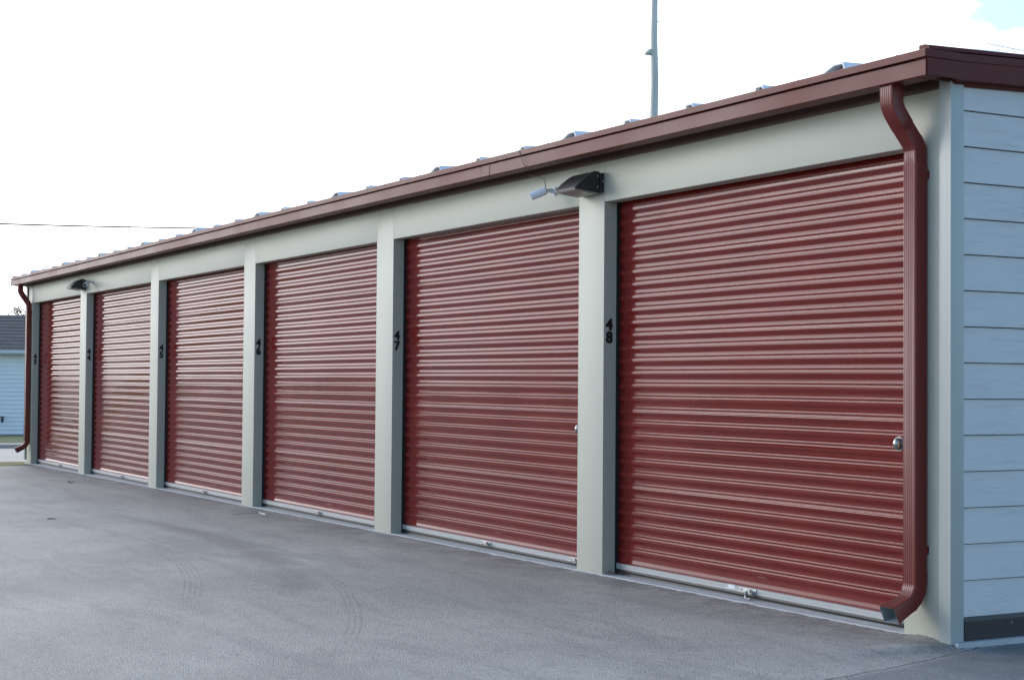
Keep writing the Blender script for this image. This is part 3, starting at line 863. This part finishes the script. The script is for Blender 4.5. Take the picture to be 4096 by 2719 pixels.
tube(bm, [Vector((0, 0, zb1 + .06)) + lf * .10, Vector((0, 0, zb1 + .04)) + lf * .22, Vector((0, 0, zb1 - .06)) + lf * .40], [.13, .125, .05], 10)
tube(bm, [Vector((0, 0, zb1 - .1)) + lf * .10, Vector((0, 0, zb1 - .07)) + lf * .40], [.05, .03], 8)
obj('bracket', bm, M['wood'], PO, smooth=True)
bm = bmesh.new()
for z in (16.9, 15.3, 14.1, 12.9):
    tube(bm, [Vector((0, 0, z + .42)) - lf * .1, Vector((0, 0, z + .42)) - lf * .19], .025, 6); obj('step_bolt', bm, M['steel'], PO); bm = bmesh.new()
tube(bm, [Vector((0, 0, 17.85 + .42)) - lf * .10, Vector((0, 0, 18.1 + .42)) - lf * .5], [.05, .03], 8)
obj('support_arm', bm, M['steel'], PO)
tag(PO, 'tall weathered wooden utility pole rising behind the roof', 'utility pole')

def wire(p0, p1, sag, r_, label):
    bm = bmesh.new(); n_ = 24; p0 = Vector(p0); p1 = Vector(p1)
    pts = [p0.lerp(p1, k / n_) - Vector((0, 0, sag * 4 * (k / n_) * (1 - k / n_))) for k in range(n_ + 1)]
    c = pts[0].copy(); tube(bm, [p - c for p in pts], r_, 5)
    o = obj('overhead_wire', bm, M['wire']); o.location = c
    tag(o, label, 'wire', 'overhead wires'); return o
wire(ray_at(-700, 870, 40), ray_at(1500, 912, 62), .12, .023, 'dark overhead wire crossing the sky left of the roof')
wire(ray_at(2570, 192, 70), ray_at(-400, 10, 95), .6, .006, 'faint thin wire running left from the pole bracket')
wire(ray_at(2616, -24, 70), ray_at(4700, 430, 48), .3, .011, 'thin wire sloping down right from the pole top')
wire(ray_at(2616, -150, 70), ray_at(4700, 312, 42), .3, .009, 'thin wire crossing the blue patch at upper right')
def mast(u, v, dist, label):
    t = ray_at(u, v, dist); bm = bmesh.new(); h = t.z + .42
    for k in range(3):
        a = 2 * math.pi * k / 3; tube(bm, [(.25 * math.cos(a), .25 * math.sin(a), 0), (.12 * math.cos(a), .12 * math.sin(a), h)], .022, 5)
    n_ = int(h / .8)
    for i in range(n_):
        z0 = h * i / n_; z1 = h * (i + 1) / n_; a = 2 * math.pi * i / 3; b_ = a + 2 * math.pi / 3
        tube(bm, [(.2 * math.cos(a), .2 * math.sin(a), z0), (.2 * math.cos(b_), .2 * math.sin(b_), z1)], .012, 4)
    o = obj('radio_mast', bm, M['steel']); o.location = (t.x, t.y, -.42); tag(o, label, 'mast', 'distant lattice masts')
mast(518, 850, 330, 'hair-thin lattice mast far off, right of its pair, left sky')
mast(473, 868, 360, 'hair-thin lattice mast far off, left of its pair, left sky')

# ------------------------------------------------------------------ litter
def gl(x, y): return ground_z(x, y)
def crumple_leaf(name, x, y, s, label, seed, m='dryleaf'):
    rr = random.Random(seed); bm = bmesh.new(); n_ = 9
    c = bm.verts.new((0, 0, s * .35)); ring = []
    for k in range(n_):
        a = 2 * math.pi * k / n_; r_ = s * rr.uniform(.55, 1.1); ring.append(bm.verts.new((r_ * math.cos(a), r_ * math.sin(a), s * rr.uniform(.05, .6))))
    for k in range(n_): bm.faces.new((c, ring[k], ring[(k + 1) % n_]))
    tube(bm, [(0, 0, s * .3), (s * 1.1, s * .3, s * .15)], s * .05, 5)
    o = obj(name, bm, M[m]); o.location = (x, y, gl(x, y)); o.rotation_euler.z = rr.uniform(0, 6); tag(o, label, 'leaf'); return o
crumple_leaf('dry_leaf', -15.1, -.67, .055, 'small curled brown leaf lying on the asphalt before doors 43 and 44', 1)
for k, (x, y, s, lb) in enumerate(((-3.21, .030, .022, 'reddish dry leaf scrap nearest the pillar foot by door 48'), (-3.17, .055, .020, 'orange brown leaf scrap at the left bottom corner of door 48'), (-3.125, .075, .024, 'darkest dry leaf scrap against the seal of door 48'))):
    o = crumple_leaf('dry_leaf', x, y, s, lb, 10 + k); o['group'] = 'dry leaf scraps at the foot of door 48'; o.location.z = .002
bm = bmesh.new(); tube(bm, [(0, 0, .005), (.010, .035, .008), (.022, .075, .006)], [.004, .005, .003], 6)
o = obj('stick', bm, M['stick']); o.location = (-9.41, -2.26, gl(-9.41, -2.26)); tag(o, 'short black stick lying alone on the asphalt at left', 'stick')
bm = bmesh.new()
sp = [(-9.231, -.517), (-9.26, -.37), (-9.30, -.225), (-9.20, -.222), (-9.061, -.236)]
c = Vector((sp[0][0], sp[0][1], gl(*sp[0])))
tube(bm, [Vector((x, y, gl(x, y) + .006 + (.006 if k == 2 else 0))) - c for k, (x, y) in enumerate(sp)], [.004, .004, .005, .006, .007], 6)
o = obj('plastic_strap', bm, M['strap']); o.location = c; tag(o, 'bent pale plastic strap lying on the asphalt in front of door 46', 'strap')
# loose grit scattered on the lot
bm = bmesh.new(); rr = random.Random(5)
for k in range(900):
    x = rr.uniform(-16, 1.5); y = -abs(rr.gauss(0, 1.0)) - .02 if k % 3 else rr.uniform(-6, -.05)
    if y < -5.5: continue
    s = rr.uniform(.002, .005); z = gl(x, y)
    vv = [bm.verts.new((x + rr.uniform(-s, s), y + rr.uniform(-s, s), z - .001 + q)) for q in (0, 0, 0)] + [bm.verts.new((x, y, z + s))]
    for tri in ((0, 1, 3), (1, 2, 3), (2, 0, 3)): bm.faces.new([vv[i] for i in tri])
o = obj('loose_grit', bm, M['gravel']); tag(o, 'fine loose grit scattered over the asphalt', 'grit', kind='stuff')

# ------------------------------------------------------------------ world and sun
SUN = Vector((-.75, -.62, .30)).normalized()
el = math.asin(SUN.z); rot = math.atan2(SUN.x, SUN.y)
W = bpy.data.worlds.new('World'); S.world = W; W.use_nodes = True
N = W.node_tree.nodes; L = W.node_tree.links; bg = N['Background']
sky = N.new('ShaderNodeTexSky'); sky.sky_type = 'NISHITA'; sky.sun_disc = False
sky.sun_elevation = el; sky.sun_rotation = rot; sky.dust_density = .6; sky.ozone_density = 3.2
tc = N.new('ShaderNodeTexCoord'); sx = N.new('ShaderNodeSeparateXYZ'); L.new(tc.outputs['Generated'], sx.inputs[0])
def wm(op, a, b_=None, clamp=False):
    n_ = N.new('ShaderNodeMath'); n_.operation = op; n_.use_clamp = clamp
    for i, v_ in enumerate((a, b_)):
        if v_ is None: continue
        if isinstance(v_, (int, float)): n_.inputs[i].default_value = v_
        else: L.new(v_, n_.inputs[i])
    return n_.outputs[0]
mp = N.new('ShaderNodeMapping'); mp.inputs['Scale'].default_value = (1, 1, 2.6); L.new(tc.outputs['Generated'], mp.inputs['Vector'])
nz = N.new('ShaderNodeTexNoise'); nz.inputs['Scale'].default_value = 3.2; nz.inputs['Detail'].default_value = 9; nz.inputs['Roughness'].default_value = .58; nz.inputs['Distortion'].default_value = .3
L.new(mp.outputs[0], nz.inputs['Vector'])
# cloud cover is thick to the west (-X) and thins towards the east
cov = wm('ADD', wm('MULTIPLY', wm('SUBTRACT', nz.outputs['Fac'], .5), 1.1), wm('MULTIPLY', sx.outputs[0], -.95))
cov = wm('ADD', cov, wm('MULTIPLY', sx.outputs[2], -.25))
gp_ = N.new('ShaderNodeVectorMath'); gp_.operation = 'DOT_PRODUCT'; gp_.inputs[1].default_value = ray_at(4250, 90, 1) - C; L.new(tc.outputs['Generated'], gp_.inputs[0])
gl_ = (ray_at(4250, 90, 1) - C).length
gr = N.new('ShaderNodeMapRange'); gr.interpolation_type = 'SMOOTHSTEP'; gr.inputs['From Min'].default_value = gl_ * .9962; gr.inputs['From Max'].default_value = gl_ * .9997
L.new(gp_.outputs['Value'], gr.inputs['Value'])
nz2 = N.new('ShaderNodeTexNoise'); nz2.inputs['Scale'].default_value = 14; nz2.inputs['Detail'].default_value = 7
L.new(mp.outputs[0], nz2.inputs['Vector'])
nr = N.new('ShaderNodeMapRange'); nr.interpolation_type = 'SMOOTHSTEP'; nr.inputs['From Min'].default_value = .40; nr.inputs['From Max'].default_value = .58; nr.inputs['To Max'].default_value = .92
L.new(nz2.outputs['Fac'], nr.inputs['Value'])
patch_ = wm('SUBTRACT', 1, wm('MULTIPLY', gr.outputs[0], nr.outputs[0]))
mr = N.new('ShaderNodeMapRange'); mr.inputs['From Min'].default_value = .30; mr.inputs['From Max'].default_value = .50
L.new(cov, mr.inputs['Value'])
# cloud brightness: brighter towards the sun
dt = N.new('ShaderNodeVectorMath'); dt.operation = 'DOT_PRODUCT'; dt.inputs[1].default_value = SUN; L.new(tc.outputs['Generated'], dt.inputs[0])
cb = N.new('ShaderNodeMapRange'); cb.inputs['From Min'].default_value = -.2; cb.inputs['From Max'].default_value = 1; cb.inputs['To Min'].default_value = 4.0; cb.inputs['To Max'].default_value = 11.5
L.new(dt.outputs['Value'], cb.inputs['Value'])
cc = N.new('ShaderNodeCombineColor')
L.new(wm('MULTIPLY', cb.outputs[0], 1.0), cc.inputs[0]); L.new(cb.outputs[0], cc.inputs[1]); L.new(wm('MULTIPLY', cb.outputs[0], 1.02), cc.inputs[2])
mx = N.new('ShaderNodeMix'); mx.data_type = 'RGBA'
L.new(wm('MAXIMUM', wm('MULTIPLY', mr.outputs[0], patch_), wm('MULTIPLY', sx.outputs[0], -.30)), mx.inputs['Factor']); L.new(sky.outputs[0], mx.inputs['A']); L.new(cc.outputs[0], mx.inputs['B'])
L.new(mx.outputs['Result'], bg.inputs['Color']); bg.inputs['Strength'].default_value = .13

sd = bpy.data.lights.new('sun', 'SUN'); sd.energy = .33; sd.angle = R(20); sd.color = (1, .95, .88)
so = bpy.data.objects.new('sun', sd); link(so); so.rotation_euler = SUN.to_track_quat('Z', 'Y').to_euler()

# ------------------------------------------------------------------ camera
cd = bpy.data.cameras.new('camera'); cam = bpy.data.objects.new('camera', cd); link(cam)
yaw, pitch, roll, f = 1.069, .0264, .0079, 6488.79
fw = Vector((-math.sin(yaw) * math.cos(pitch), math.cos(yaw) * math.cos(pitch), math.sin(pitch)))
rt = Vector((math.cos(yaw), math.sin(yaw), 0)); up = rt.cross(fw)
r2 = rt * math.cos(roll) + up * math.sin(roll); u2 = -rt * math.sin(roll) + up * math.cos(roll)
cam.matrix_world = Matrix(((r2.x, u2.x, -fw.x, C.x), (r2.y, u2.y, -fw.y, C.y), (r2.z, u2.z, -fw.z, C.z), (0, 0, 0, 1)))
cd.sensor_width = 36; cd.lens = f / 4096 * 36; cd.clip_end = 5000; cd.clip_start = .05
S.camera = cam
S.view_settings.view_transform = 'Standard'; S.view_settings.look = 'None'; S.view_settings.gamma = 1; S.view_settings.exposure = 1.3
S.view_settings.use_curve_mapping = False
S.render.resolution_x = 1024; S.render.resolution_y = 679
